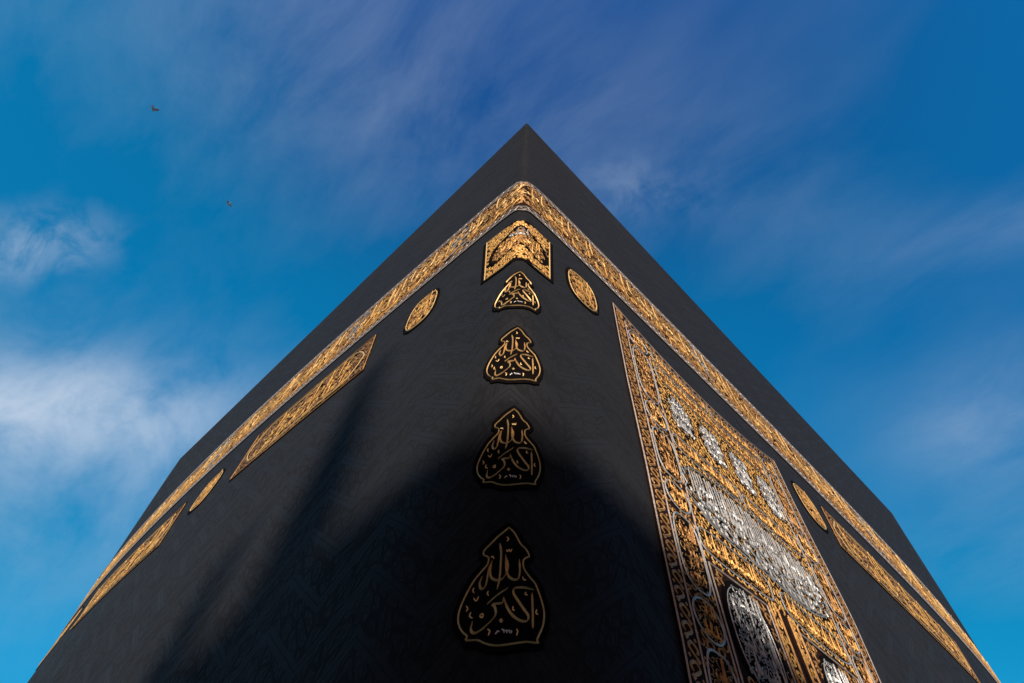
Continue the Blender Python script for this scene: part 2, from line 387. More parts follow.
def write(text):
    """pen strokes and dots of a text: lists in (x leftwards, y) units, and its length"""
    S_, Dt, x = [], [], 0.0
    for word in text.split():
        prev = False
        for i, ch in enumerate(word):
            last = i == len(word)-1
            if ch in 'اأإآ':
                keys = ['alif_f' if prev else 'alif']
                if ch in 'أ': Dt.append((x+.5, 5.9))
                if ch == 'إ': Dt.append((x+.4, -.8))
            elif ch in NOJOIN or last: keys = ENDF[ch]
            else: keys = [JOIN[ch]]
            for dx, dy in DOTS.get(ch, []): Dt.append((x+dx, dy))
            for k in keys:
                st, adv = LET[k]
                for s_ in st: S_.append([(x+a, b) for a, b in s_])
                x += adv
            prev = not (ch in NOJOIN)
        x += 0.55
    return S_, Dt, x
VERSE = ('وإذ جعلنا البيت مثابة للناس وأمنا واتخذوا من مقام إبراهيم مصلى وعهدنا إلى إبراهيم وإسماعيل أن طهرا بيتي للطائفين والعاكفين والركع السجود '
         'وإذ يرفع إبراهيم القواعد من البيت وإسماعيل ربنا تقبل منا إنك أنت السميع العليم ربنا واجعلنا مسلمين لك ومن ذريتنا أمة مسلمة لك وأرنا مناسكنا وتب علينا إنك أنت التواب الرحيم')
WORDS = VERSE.split()
def script_line(wk, text, right, left, base_z, unit, width, dots=True, base=0.02, marks=None, squeeze=None, zf=None, rise=0.008, tall=9):
    """write text right-to-left from w=right to w=left on a line at base_z; unit = metres per pen unit"""
    S_, Dt, L = write(text)
    ux = (right-left)/L if squeeze else unit
    zf = zf or (lambda w: 0.0)
    for s_ in S_:
        wk.stroke([(right-a*ux, base_z+min(b, tall)*unit+zf(right-a*ux)) for a, b in s_], width, base, rise, nib=math.radians(60), n=4)
    if dots:
        for a, b in Dt: wk.dab((right-a*ux, base_z+b*unit+zf(right-a*ux)), width*0.62, base, rise*.8)
    if marks:
        for i in range(int(L*marks)):
            a = random.uniform(0, L)*ux; b = random.choice([random.uniform(1.6, 4.6), random.uniform(-1.6, -.5)])*unit
            c = np.array([right-a, base_z+b+zf(right-a)]); t = random.uniform(.3, .9); r = unit*random.uniform(.3, .6)
            wk.stroke([c-[r*math.cos(t), r*math.sin(t)], c+[0.1*r, 0.15*r], c+[r*math.cos(t), r*math.sin(t)]], width*.55, base, rise*.7, n=3)
def fit_words(start, length):
    """as many words of the verse as fill about `length` pen units"""
    out = []; i = start
    while True:
        out.append(WORDS[i % len(WORDS)]); i += 1
        if write(' '.join(out))[2] >= length: return ' '.join(out), i
def scrolls(wk, poly, cell, width, base=0.02, rise=0.008, holes=(), leaf=True):
    """arabesque filling: spirals and leaves on a jittered grid inside an outline"""
    poly = np.asarray(poly, float); lo, hi = poly.min(0), poly.max(0)
    k = 0
    for y in np.arange(lo[1]+cell*.4, hi[1], cell*.86):
        k += 1
        for x in np.arange(lo[0]+cell*(.4 if k % 2 else .85), hi[0], cell):
            c = np.array([[x+random.uniform(-.12, .12)*cell, y+random.uniform(-.12, .12)*cell]])
            if not inside(poly, c)[0] or any(inside(h, c)[0] for h in holes): continue
            c = c[0]; r0 = cell*random.uniform(.40, .52); a0 = random.uniform(0, 6.28); sg = random.choice((-1, 1)); tu = random.uniform(.75, 1.1)
            t = np.linspace(0, 1, 9); ang = a0+sg*t*tu*2*math.pi; rr = r0*(1-.62*t)
            wk.stroke(np.stack([c[0]+rr*np.cos(ang), c[1]+rr*np.sin(ang)], 1), width, base, rise, n=2)
            if leaf:
                for q in range(2):
                    b_ = a0+random.uniform(1.6, 4.7)
                    wk.dab(c+cell*.52*np.array([math.cos(b_), math.sin(b_)]), cell*.15, base, rise, rot=random.uniform(0, 1.5), asp=random.uniform(.6, 1.3))

# ================================================================= SETTING
def box(V, F, x0, x1, y0, y1, z0, z1):
    k = len(V)
    V += [(x, y, z) for z in (z0, z1) for x, y in ((x0, y0), (x1, y0), (x1, y1), (x0, y1))]
    F += [tuple(k+i for i in f) for f in ((0, 3, 2, 1), (4, 5, 6, 7), (0, 1, 5, 4), (1, 2, 6, 5), (2, 3, 7, 6), (3, 0, 4, 7))]
g = obj('ground', [(-3000, -3000, 0), (3000, -3000, 0), (3000, 3000, 0), (-3000, 3000, 0)], [(0, 1, 2, 3)], MAT['marble'])
g['kind'] = 'structure'

# the gallery across the court (behind the camera): its parapet shades the foot of the shrine
def gallery():
    DIST, H, HALF = 54.0, 25.13, 80.0
    root = thing('court_gallery', 'long grey stone arcaded gallery across the court with a flat parapet', 'building')
    root.location = (DIST*math.sin(SUN_AZ), DIST*math.cos(SUN_AZ), 0.0)
    root.rotation_euler = (0, 0, -SUN_AZ)          # its front (local -y) looks back at the shrine
    V, F = [], []
    NB = 20; bw = 2*HALF/NB
    for i in range(NB+1):
        x = -HALF+i*bw; box(V, F, x-.9, x+.9, 0, 2.2, 0, H-3.0)
    for lv in range(2):
        z1 = 8.0*(lv+1); box(V, F, -HALF-.9, HALF+.9, -.25, 2.4, z1-1.6, z1+.2) if lv < 2 else None
    box(V, F, -HALF-.9, HALF+.9, -.3, 2.6, H-3.2, H)
    obj('arcade', V, F, MAT['stone'], root)
    # pointed arches between the piers
    V, F = [], []
    for lv in range(3):
        zt = [6.4, 14.4, H-3.2][lv]; zs = zt-3.6
        for i in range(NB):
            x0 = -HALF+i*bw+.9; x1 = x0+bw-1.8; xm = .5*(x0+x1); hw = .5*(x1-x0)
            arc = [(xm-hw*math.cos(t), zs+3.2*math.sin(t)**.85) for t in np.linspace(0, math.pi, 13)]
            k = len(V)
            for (x, z) in arc: V += [(x, .5, z), (x, .5, zt), (x, 1.7, z), (x, 1.7, zt)]
            for j in range(12):
                a = k+4*j; b = a+4
                F += [(a, b, b+1, a+1), (a+2, a+3, b+3, b+2), (a, a+2, b+2, b)]
    obj('arch', V, F, MAT['marble'], root)
    V, F = [], []; box(V, F, -HALF, HALF, 6.0, 6.6, 0, H-.5); box(V, F, -HALF, HALF, 2.45, 6.0, H-1.2, H-.6)
    obj('back_wall', V, F, MAT['dark_opening'], root)
gallery()

# two unseen masts added before the gallery, sized for their shadow; their tops rise above its parapet line and throw the soft upright streaks on the left wall
def mast(w, z, dist, rad, label):
    T = at(np.array([w]), np.array([z]))[0] + dist*np.array(SUN_DIR); H = float(T[2])
    root = thing('streak_mast', label, 'lamp mast', 'unseen masts casting the wall streaks'); root.location = (T[0], T[1], 0)
    V, F = [], []; prof = [(0, rad*2.2), (1.0, rad*2.2), (1.3, rad*1.6), (H*.55, rad*1.25), (H-7.0, rad), (H-2.2, rad*.9), (H, rad*.25)]; n = 12
    for zz, r in prof: V += [(r*math.cos(t), r*math.sin(t), zz) for t in np.arange(n)*2*math.pi/n]
    for i in range(len(prof)-1): F += [(i*n+j, i*n+(j+1) % n, (i+1)*n+(j+1) % n, (i+1)*n+j) for j in range(n)]
    F.append(tuple(range((len(prof)-1)*n, len(prof)*n))); obj('pole', V, F, MAT['steel'], root)
    V, F = [], []
    for k in range(4):
        t = k*math.pi/2+.4; x, y = (rad+.25)*math.cos(t), (rad+.25)*math.sin(t); box(V, F, x-.25, x+.25, y-.25, y+.25, H-14.0, H-13.3)
    obj('box_ring', V, F, MAT['steel'], root)
mast(-1.88, 6.9, 46.0, .34, 'taller grey tapered mast, unseen, added to cast a wall streak')
mast(-2.95, 5.2, 49.0, .32, 'shorter grey tapered mast, unseen, added to cast a wall streak')

# ================================================================= THE SHRINE
shrine = thing('covered_shrine', 'tall cube shrine hung with black cloth and gold embroidered belts', 'shrine')
def make_cloth():
    ws = np.concatenate([-A_LEN + A_LEN*np.linspace(0, 1, 60)[:-1]**1.0*0.70, np.linspace(-A_LEN*.30, -.95, 26)[:-1], np.linspace(-.95, .95, 49), np.linspace(.95, B_LEN*.28, 26)[1:], B_LEN*.28 + B_LEN*.72*np.linspace(0, 1, 60)[1:]])
    zs = np.concatenate([np.linspace(0, 2.5, 6)[:-1], np.linspace(2.5, 7.2, 60)[:-1], np.linspace(7.2, 12.4, 28)[:-1], np.linspace(12.4, ZR, 8)])
    Wg, Zg = np.meshgrid(ws, zs); V = at(Wg.ravel(), Zg.ravel(), 0.0); nw, nz = len(ws), len(zs)
    uv = np.stack([Wg.ravel(), Zg.ravel()], 1)
    F = [(j*nw+i, j*nw+i+1, (j+1)*nw+i+1, (j+1)*nw+i) for j in range(nz-1) for i in range(nw-1)]
    # far walls close the cube, then the roof edge turns in
    cL, cR = V[(nz-1)*nw], V[nz*nw-1]; back = cL + (cR - V[(nz-1)*nw+int(np.argmin(np.abs(ws)))])
    V = list(map(tuple, V)); uv = [tuple(q) for q in uv]; k = len(V); lb = []
    for j in range(nz):
        V.append((back[0]-.01*(ZR-zs[j]), back[1]+.02*(ZR-zs[j]), zs[j])); uv.append((-A_LEN-B_LEN, zs[j])); lb.append(k+j)
    for j in range(nz-1):
        F.append((lb[j], j*nw, (j+1)*nw, lb[j+1])); F.append((j*nw+nw-1, lb[j], lb[j+1], (j+1)*nw+nw-1))
    # hem rolled over the parapet
    top = [(nz-1)*nw+i for i in range(nw)]; cen = np.array([.5*(cL[0]+cR[0]), .5*(cL[1]+cR[1])])
    k = len(V)
    for i in top+[lb[-1]]:
        p = np.array(V[i]); q = p[:2]+(cen-p[:2])*0.05; V.append((q[0], q[1], ZR-.02)); uv.append((uv[i][0], ZR+.4))
    ring = top+[lb[-1]]; m = len(ring)
    for i in range(m):
        j = (i+1) % m; F.append((ring[i], ring[j], k+j, k+i))
    o = obj('black_cloth', V, F, MAT['cloth'], shrine, smooth=True, uvs=uv)
    # roof slab inside the parapet
    tp = [V[k+i] for i in (0, int(np.argmin(np.abs(ws))), nw-1, m-1)]
    obj('roof', [(p[0], p[1], ZR-.06) for p in tp], [(0, 1, 2, 3)], MAT['marble'], shrine)
    return o
make_cloth()

def zt(w): return BT + np.where(w < 0, TLF*(-w)/A_LEN, TRF*w/B_LEN) - .25*np.exp(-np.abs(w)/.20)
def zb(w): return BB + np.where(w < 0, BLF*(-w)/A_LEN, BRF*w/B_LEN) - .14*np.exp(-np.abs(w)/.20)
def make_belt():
    ws = np.concatenate([np.linspace(-A_LEN+.02, -.6, 90)[:-1], np.linspace(-.6, .6, 25), np.linspace(.6, B_LEN-.02, 100)[1:]])
    nv = 7; q = np.linspace(0, 1, nv)
    P = []; H = []
    for w in ws:
        a, b = float(zb(w)), float(zt(w))
        P += [(w, a)]+[(w, a+(b-a)*t) for t in q]+[(w, b)]; H += [-.01]+[.010]*nv+[-.01]
    P = np.array(P); m = nv+2
    F = [(i*m+j, (i+1)*m+j, (i+1)*m+j+1, i*m+j+1) for i in range(len(ws)-1) for j in range(m-1)]
    belt = obj('belt', at(P[:, 0], P[:, 1], np.array(H)), F, MAT['brown'], shrine)
    # edging: two cords and a zigzag braid top and bottom
    e = Work(); Hh = lambda w: float(zt(w)-zb(w))
    for sgn, zf in ((1, zb), (-1, zt)):
        for off, wd in ((.02, .030), (.135, .022)):
            e.stroke([(w, float(zf(w))+sgn*off) for w in ws], wd, .012, .007, n=1, taper=False)
        x = -A_LEN+.05; i = 0
        while x < B_LEN-.1:
            y0, y1 = (.035, .12) if i % 2 else (.12, .035)
            e.stroke([(x, float(zf(x))+sgn*y0), (x+.055, float(zf(x))+sgn*y1)], .026, .012, .005, n=2); x += .055; i += 1
    e.build('edging', MAT['edging'], belt)
    lo, hi, sv = Work(), Work(), Work()
    zf = lambda w: float(zb(w)); r, l = B_LEN-.15, -A_LEN+.15
    tx, i = fit_words(0, (r-l)/.105); script_line(lo, tx, r, l, .40, .112, .036, base=.013, rise=.008, marks=2.2, squeeze=True, zf=zf, tall=5.2)
    tx, i = fit_words(i, (r-l)/.120); script_line(hi, tx, r-.1, l+.1, .62, .088, .030, base=.018, rise=.008, marks=2.2, squeeze=True, zf=zf, tall=4.4)
    sc_ = Work()
    for a in np.arange(-A_LEN+.3, B_LEN-.9, .6):
        b = a+.6; z0, z1 = float(zb(a+.3))+.17, float(zt(a+.3))-.17
        scrolls(sc_, [(a, z0), (b, z0), (b, z1), (a, z1)], .110, .022, .012, .005)
    sc_.build('scrollwork', MAT['gold_deep'], belt)
    for w in (-2.97, -6.23, -1.0, 3.23, 7.4):
        sv = Work()
        for k in range(12):
            c = np.array([w+random.uniform(-.14, .14), float(zb(w))+random.uniform(.2, 1.0)])
            sv.stroke([c+[-.07, random.uniform(-.05, .05)], c+[0, .05], c+[.07, random.uniform(-.05, .05)]], .03, .022, .006, n=3)
        sv.build('silver_knot', MAT['silver'], belt)
    lo.build('lettering', MAT['gold'], belt); hi.build('lettering', MAT['gold_pale'], belt)
make_belt()

# the four lantern-shaped pieces down the corner
LAN_OUT = [(.015,.653),(-.018,.621),(-.051,.591),(-.095,.541),(-.126,.507),(-.127,.48),(-.099,.466),(-.1,.427),(-.129,.389),(-.165,.344),(-.19,.300),(-.22,.229),(-.237,.162),(-.231,.107),(-.205,.064),(-.178,.042),(-.182,.022),(-.124,.022),(-.089,.009),(-.048,-.001),(.009,.002),(.088,.020),(.134,.030),(.175,.032),(.192,.036),(.187,.052),(.217,.120),(.226,.19),(.213,.255),(.188,.321),(.175,.345),(.143,.376),(.112,.415),(.107,.462),(.129,.483),(.142,.493),(.122,.53),(.087,.56),(.051,.620)]
LAN_S = [[(-.035,.549),(-.025,.488),(-.026,.359),(-.038,.285)], [(.003,.476),(.018,.419),(.008,.373),(-.023,.34),(-.067,.345),(-.083,.382),(-.075,.447)],
 [(.083,.464),(.088,.406),(.079,.355),(.041,.351),(.013,.386),(.002,.483)], [(-.075,.447),(-.091,.395),(-.103,.308),(-.126,.29),(-.138,.32),(-.126,.357)],
 [(.159,.287),(.163,.2),(.164,.097)], [(.169,.306),(.118,.311),(.062,.302),(.056,.274),(.082,.235),(.114,.194),(.139,.163),(.133,.135),(.097,.131),(.054,.154),(.022,.196),(.002,.246)],
 [(.002,.246),(-.003,.217),(-.039,.209),(-.057,.203),(-.044,.192),(-.036,.159),(-.052,.126),(-.101,.077),(-.14,.056),(-.161,.072),(-.158,.115)], [(-.088,.202),(-.042,.249),(.024,.301)]]
LAN_T = [[(.005,.517),(.011,.504),(.021,.516),(.029,.505),(.038,.523)], [(.004,.594),(.015,.581),(.005,.566)], [(-.075,.077),(-.062,.067),(-.069,.044)], [(.075,.086),(.084,.077),(.078,.053)],
 [(-.167,.297),(-.172,.283),(-.164,.266)], [(-.084,.278),(-.09,.266),(-.082,.251)], [(-.165,.24),(-.148,.223),(-.136,.249)], [(-.201,.199),(-.19,.182),(-.199,.169)], [(-.171,.164),(-.176,.142),(-.158,.131)],
 [(-.119,.151),(-.105,.153),(-.106,.136),(-.118,.138),(-.119,.151)], [(.056,.202),(.055,.185),(.066,.18)], [(.125,.29),(.121,.275),(.135,.274)], [(.186,.204),(.181,.183),(.193,.177)], [(.104,.37),(.112,.353),(.125,.356)], [(-.086,.466),(-.073,.471),(-.066,.457)]]
DATE = [[(.052,.079),(.051,.062)], [(.043,.061),(.041,.076),(.036,.074),(.035,.079)], [(.028,.060),(.026,.076),(.020,.070)], [(.013,.060),(.011,.077),(.006,.075),(.003,.079),(-.001,.076)], [(-.012,.064),(-.020,.070),(-.026,.061),(-.034,.052)]]
def lantern(z0, sx, sz, label, name='lantern_plaque'):
    mv = lambda L: [(a*sx, z0+b*sz) for a, b in L]
    p = pad(name, grow(mv(LAN_OUT), .034), .009, MAT['velvet'], shrine, step=.07); p['label'] = label
    o = Work(); o.stroke(loop(mv(LAN_OUT)), .0095, .010, .006, n=3, closed=True); o.build('outline', MAT['copper'], p)
    l = Work()
    for s_ in LAN_S: l.stroke(mv(s_), .0135, .010, .007, nib=math.radians(50), n=6)
    for s_ in LAN_T: l.stroke(mv(s_), .0075, .010, .0008, n=4)
    l.dab(mv([(-.006, .122)])[0], .012, .010, .005)
    l.build('lettering', MAT['copper'], p)
    d = Work()
    for s_ in DATE: d.stroke(mv(s_), .007, .010, .0006, n=3)
    d.build('date', MAT['silver'], p)
for z0, sx, sz, lb in ((5.935, .93, .90, 'topmost lantern plaque, small and sunlit'), (5.015, .96, .93, 'second lantern plaque from the top, sunlit'),
                       (4.13, .94, .93, 'third lantern plaque, at the edge of the shade'), (3.228, 1.0, .955, 'lowest lantern plaque, in deep shade')): lantern(z0, sx, sz, lb)

# the square piece wrapped round the corner above them
def square_plaque():
    P = np.array([(-.40, 6.82), (-.2, 6.82), (0, 6.82), (.18, 6.84), (.355, 6.86), (.385, 7.87), (.18, 7.86), (0, 7.85), (-.22, 7.88), (-.47, 7.92)])
    p = pad('square_plaque', grow(P, .05), .009, MAT['velvet'], shrine, step=.07)
    b = Work(); b.stroke(loop(P), .018, .010, .006, n=1, closed=True); b.build('outline', MAT['gold_pale'], p)
    arch = [(-.30, 7.05), (-.37, 7.25), (-.30, 7.50), (-.15, 7.58), (0, 7.70), (.13, 7.56), (.26, 7.50), (.33, 7.25), (.26, 7.05), (.12, 7.10), (0, 7.18), (-.14, 7.10), (-.30, 7.05)]
    hole = np.array(arch[:-1])
    a_ = Work(); a_.stroke(arch, .034, .014, .004, n=4, closed=True); a_.build('inner_outline', MAT['velvet'], p)
    f = Work(); scrolls(f, grow(P, -.02), .060, .022, .010, .005, holes=[grow(hole, .03)]); f.build('corner_ornament', MAT['gold'], p)
    s_ = Work(); scrolls(s_, grow(hole, -.03), .062, .016, .010, .005); s_.build('scrollwork', MAT['gold_deep'], p)
    t = Work()
    for q, (tx, zz) in enumerate((('الحي القيوم', 7.30), ('يا الله', 7.12))): script_line(t, tx, .24, -.26, zz, .036, .020, base=.013, squeeze=True, marks=1.5)
    t.build('lettering', MAT['gold'], p)
    v = Work(); script_line(v, 'الله', .10, -.16, 7.46, .036, .026, base=.015, squeeze=True); v.build('silver_lettering', MAT['silver'], p)
square_plaque()

def roundel(cx, cz, rx, rz):
    p = pad('roundel', ellipse(cx, cz, rx+.04, rz+.05, 30, .75), .009, MAT['velvet'], shrine, step=.10)
    o = Work(); o.stroke(loop(ellipse(cx, cz, rx, rz, 30, .75)), .016, .010, .005, n=2, closed=True); o.build('outline', MAT['gold_pale'], p)
    s_ = Work(); scrolls(s_, ellipse(cx, cz, rx*.95, rz*.95, 30, .75), .088, .023, .010, .005); s_.build('scrollwork', MAT['gold_deep'], p)
    t = Work()
    for q, (tx, zz) in enumerate((('يا رحمن', .15), ('الله', -.05), ('يا رحيم', -.25))):
        script_line(t, tx, cx+rx*.72, cx-rx*.72, cz+zz*rz/.4, .040, .026, base=.013, rise=.005, squeeze=True, marks=1.2)
    t.build('lettering', MAT['gold'], p)
for a in ((-1.335, 7.44, .20, .345), (-5.20, 7.36, .21, .31), (-9.75, 7.40, .45, .42), (.825, 7.38, .19, .325), (4.72, 7.29, .215, .32)): roundel(*a)

def verse_panel(quad, start):
    """quad: top right, bottom right, bottom left, top left"""
    q = np.array(quad); p = pad('verse_panel', grow(q[::-1], .03), .009, MAT['velvet'], shrine, step=.14)
    def wp(a, b):        # a 0..1 leftwards, b 0..1 upwards
        r_ = q[1]*(1-b)+q[0]*b; l_ = q[2]*(1-b)+q[3]*b; return r_*(1-a)+l_*a
    L = np.linalg.norm(q[0]-q[3]); e = .34/L
    o = Work(); rim = Work(); rim.stroke([wp(a, b) for a, b in ((0, 0), (.25, 0), (.5, 0), (.75, 0), (1, 0), (1, .5), (1, 1), (.75, 1), (.5, 1), (.25, 1), (0, 1), (0, .5), (0, 0))], .018, .010, .006, n=1, closed=True)
    cart = [(e*.25, .5), (e*.5, .72), (e, .9), (.35, .9), (.65, .9), (1-e, .9), (1-e*.5, .72), (1-e*.25, .5), (1-e*.5, .28), (1-e, .1), (.65, .1), (.35, .1), (e, .1), (e*.5, .28), (e*.25, .5)]
    o.stroke([wp(a, b) for a, b in cart], .024, .014, .006, n=4, closed=True); o.build('outline', MAT['gold_pale'], p)
    rim.build('rim', MAT['gold_deep'], p)
    hole = np.array([wp(a, b) for a, b in cart[:-1]])
    c = Work(); scrolls(c, grow(q[::-1], -.04), .095, .020, .010, .0008, holes=[hole]); c.build('corner_ornament', MAT['gold_deep'], p)
    s_ = Work(); scrolls(s_, hole, .100, .022, .010, .0008); s_.build('scrollwork', MAT['gold_deep'], p)
    r, l = q[:, 0].max()-.3, q[:, 0].min()+.3; hh = .9
    lin = lambda w: float(np.interp(w, [q[2][0], q[1][0]], [q[2][1], q[1][1]]))
    t = Work(); tx, k = fit_words(start, (r-l)/.095); script_line(t, tx, r, l, .22, .080, .034, base=.013, rise=.006, marks=1.5, squeeze=True, zf=lin)
    tx, k = fit_words(k, (r-l)/.12); script_line(t, tx, r-.05, l+.05, .46, .062, .028, base=.016, rise=.006, marks=1.5, squeeze=True, zf=lin)
    t.build('lettering', MAT['gold'], p)
verse_panel([(-2.20, 7.92), (-2.09, 7.03), (-4.36, 6.95), (-4.40, 7.83)], 5)
verse_panel([(-6.02, 7.69), (-5.76, 6.78), (-8.15, 6.79), (-8.75, 7.76)], 20)
verse_panel([(8.75, 7.53), (8.45, 6.72), (5.12, 6.93), (5.27, 7.68)], 32)

# ================================================================= THE DOOR CURTAIN (its own cloth, hung on the right wall)
curtain = thing('door_curtain', 'tall gold and silver embroidered curtain hanging on the right wall', 'curtain')
CH = .015                                     # how far its face stands off the black cloth
CW = 2.86
def cwarp(x, z):
    """curtain coordinates: x metres from its left edge, z height -> wall coordinates"""
    wl = np.interp(z, [2.2, 3.4, 3.637, 4.237, 5.03, 6.175, 7.853], [1.06, 1.107, 1.124, 1.143, 1.18, 1.22, 1.326])
    wr = np.interp(z, [2.2, 4.64, 5.3, 6.389, 7.64, 7.9], [3.72, 3.85, 3.98, 4.05, 4.20, 4.22])
    p = x/CW
    zz = z - (.30*4*p*(1-p)+.16*p)*np.clip((z-6.75)/1.05, 0, 1)
    return wl+(wr-wl)*p, zz
ZT, ZBOT = 7.853, 2.3
class CWork(Work):
    def build(s, name, mat, parent, warp=None): return super().build(name, mat, parent, cwarp)
def cpad(name, poly, h, mat, parent, step=.14): return pad(name, poly, h, mat, parent, step, cwarp, foot=-.02)
def rect(x0, x1, z0, z1): return np.array([(x0, z0), (x1, z0), (x1, z1), (x0, z1)])
G0 = CH+.002
SL0, SL1 = 1.29, 1.40                          # the slit where the two leaves of the curtain part
SLIT_TOP = 4.62
cb_ = cpad('curtain_cloth', np.array([(0, ZBOT), (SL0, ZBOT), (SL0+.03, 3.9), (SL0+.07, SLIT_TOP), (SL1-.03, SLIT_TOP), (SL1, 3.9), (SL1, ZBOT), (CW, ZBOT), (CW, ZT), (0, ZT)]), CH, MAT['brown'], curtain, .16)
lin = CWork()                                  # silver-grey cords that frame everything
for x in (.012, .165, .478, CW-.478, CW-.165, CW-.012):
    top = ZT-.01 if x < .1 or x > CW-.1 else (ZT-.17 if x < .3 or x > CW-.3 else 7.28)
    lin.stroke([(x, z) for z in np.linspace(ZBOT, top, 60)], .017, G0, .006, n=1, taper=False)
for z, a, b in ((ZT-.012, 0, CW), (ZT-.17, .165, CW-.165), (7.28, .478, CW-.478), (5.92, .478, CW-.478)):
    lin.stroke([(x, z) for x in np.linspace(a, b, 40)], .017, G0, .006, n=1, taper=False)
frame = lin.build('frame_cord', MAT['edging'], curtain)
bo = CWork()
for x0, x1 in ((.03, .15), (CW-.15, CW-.03)):
    z = ZBOT; k = 0
    while z < ZT-.05:
        xm = .5*(x0+x1); sg = 1 if k % 2 else -1
        bo.stroke([(xm+sg*.05, z), (xm-sg*.03, z+.06), (xm+sg*.0, z+.10), (xm+sg*.045, z+.07), (xm+sg*.03, z+.035)], .021, G0, .005, n=4)
        bo.dab((xm-sg*.035, z+.12), .022, G0, .005); bo.dab((xm+sg*.04, z+.125), .014, G0, .005); z += .115; k += 1
x = .17
while x < CW-.17:
    bo.stroke([(x, ZT-.14), (x+.05, ZT-.05), (x+.09, ZT-.10), (x+.05, ZT-.12)], .022, G0, .005, n=4); bo.dab((x+.09, ZT-.05), .02, G0, .005); x += .12
bo.build('border', MAT['gold_deep'], curtain)

def cartouche(x0, x1, z0, z1, text, kind='gold', rows=1, pw=.55, name='cartouche', un=None, cord='silver', bg='velvet', fill=None):
    cx, cz = .5*(x0+x1), .5*(z0+z1); pl = ellipse(cx, cz, .5*(x1-x0), .5*(z1-z0), 32, pw)
    p = cpad(name, grow(pl, .012), CH+.005, MAT[bg], curtain, .12)
    o = CWork(); o.stroke(loop(pl), .017, CH+.007, .006, n=2, closed=True); o.build('outline', MAT[cord], p)
    s_ = CWork(); scrolls(s_, grow(pl, -.05), .115 if name != 'cartouche' else .082, .011 if name != 'cartouche' else .014, CH+.007, .006); s_.build('scrollwork', MAT[fill or ('gold_deep' if kind != 'silver' else 'silver')], p)
    t = CWork(); hgt = (z1-z0)/rows; words = text; wk_ = .20 if name != 'cartouche' else .26
    for r in range(rows):
        zz = z0+hgt*(r+.30); xr, xl = x1-.055, x0+.055
        u_ = un or min(hgt*.115, .075)
        tx, _ = fit_words(words+r*4, (xr-xl)/(u_*.92)); script_line(t, tx, xr, xl, zz, u_, max(.011, u_*wk_), base=CH+.011, marks=1.2, squeeze=True, rise=.006)
    t.build('lettering', MAT[kind], p)
    return p
fillers = []
for x0, x1 in ((.185, .455), (CW-.455, CW-.185)):           # side columns: roundels and tall cartouches in turn
    z = 7.62
    for h in (.42, 1.06, .40, .64, .34, .68, .34, .80):
        if z-h < ZBOT+.05: break
        if h < .5: cartouche(x0, x1, z-h+.03, z-.03, int(z*7), 'gold', 2, 1.0, 'roundel')
        else: cartouche(x0, x1, z-h+.03, z-.03, int(z*5), 'gold_deep', max(2, int(h/.26)), .62, 'tall_cartouche')
        z -= h
C0, C1 = .50, CW-.50; CM = CW/2
g_ = CWork()
fields = [rect(.17, .47, ZBOT, ZT-.18), rect(CW-.47, CW-.17, ZBOT, ZT-.18)]
for f in fields: scrolls(g_, f, .090, .0135, G0, .006)
g_.build('column_scrollwork', MAT['gold_deep'], curtain)
g2 = CWork(); scrolls(g2, rect(C0-.02, C1+.02, 5.95, ZT-.19), .088, .0145, G0, .005)
scrolls(g2, rect(C0-.32+.3, C1+.02, 4.50, 5.92), .088, .0145, G0, .005)
g2.build('field_scrollwork', MAT['gold'], curtain)
# two long cartouches along the top, then four silver names, a band, the great silver verse
cartouche(C0+.02, CM-.03, 7.34, 7.62, 2, 'gold', 1, .5); cartouche(CM+.03, C1-.02, 7.34, 7.62, 11, 'gold', 1, .5)
cartouche(C0+.02, C1-.02, 6.86, 7.22, 21, 'gold', 2, .45)
for k in range(4):
    xa = C0+.10+k*.465
    p = cpad('silver_name', ellipse(xa+.17, 6.40, .20, .33, 28, .8), CH+.005, MAT['velvet'], curtain, .12)
    t = CWork(); scrolls(t, ellipse(xa+.17, 6.40, .16, .29), .07, .012, CH+.007, .005)
    for r in range(3): script_line(t, ' '.join(WORDS[(k*7+r*2+3) % 60:(k*7+r*2+5) % 60+0] or ['الله', 'ربي']), xa+.30, xa+.04, 6.16+r*.18, .034, .015, base=CH+.011, squeeze=True, marks=1.2, tall=3.6)
    t.build('lettering', MAT['silver'], p)
cartouche(C0-.01, CM-.02, 5.68, 5.90, 31, 'gold', 1, .5); cartouche(CM+.02, C1+.01, 5.68, 5.90, 37, 'gold', 1, .5)
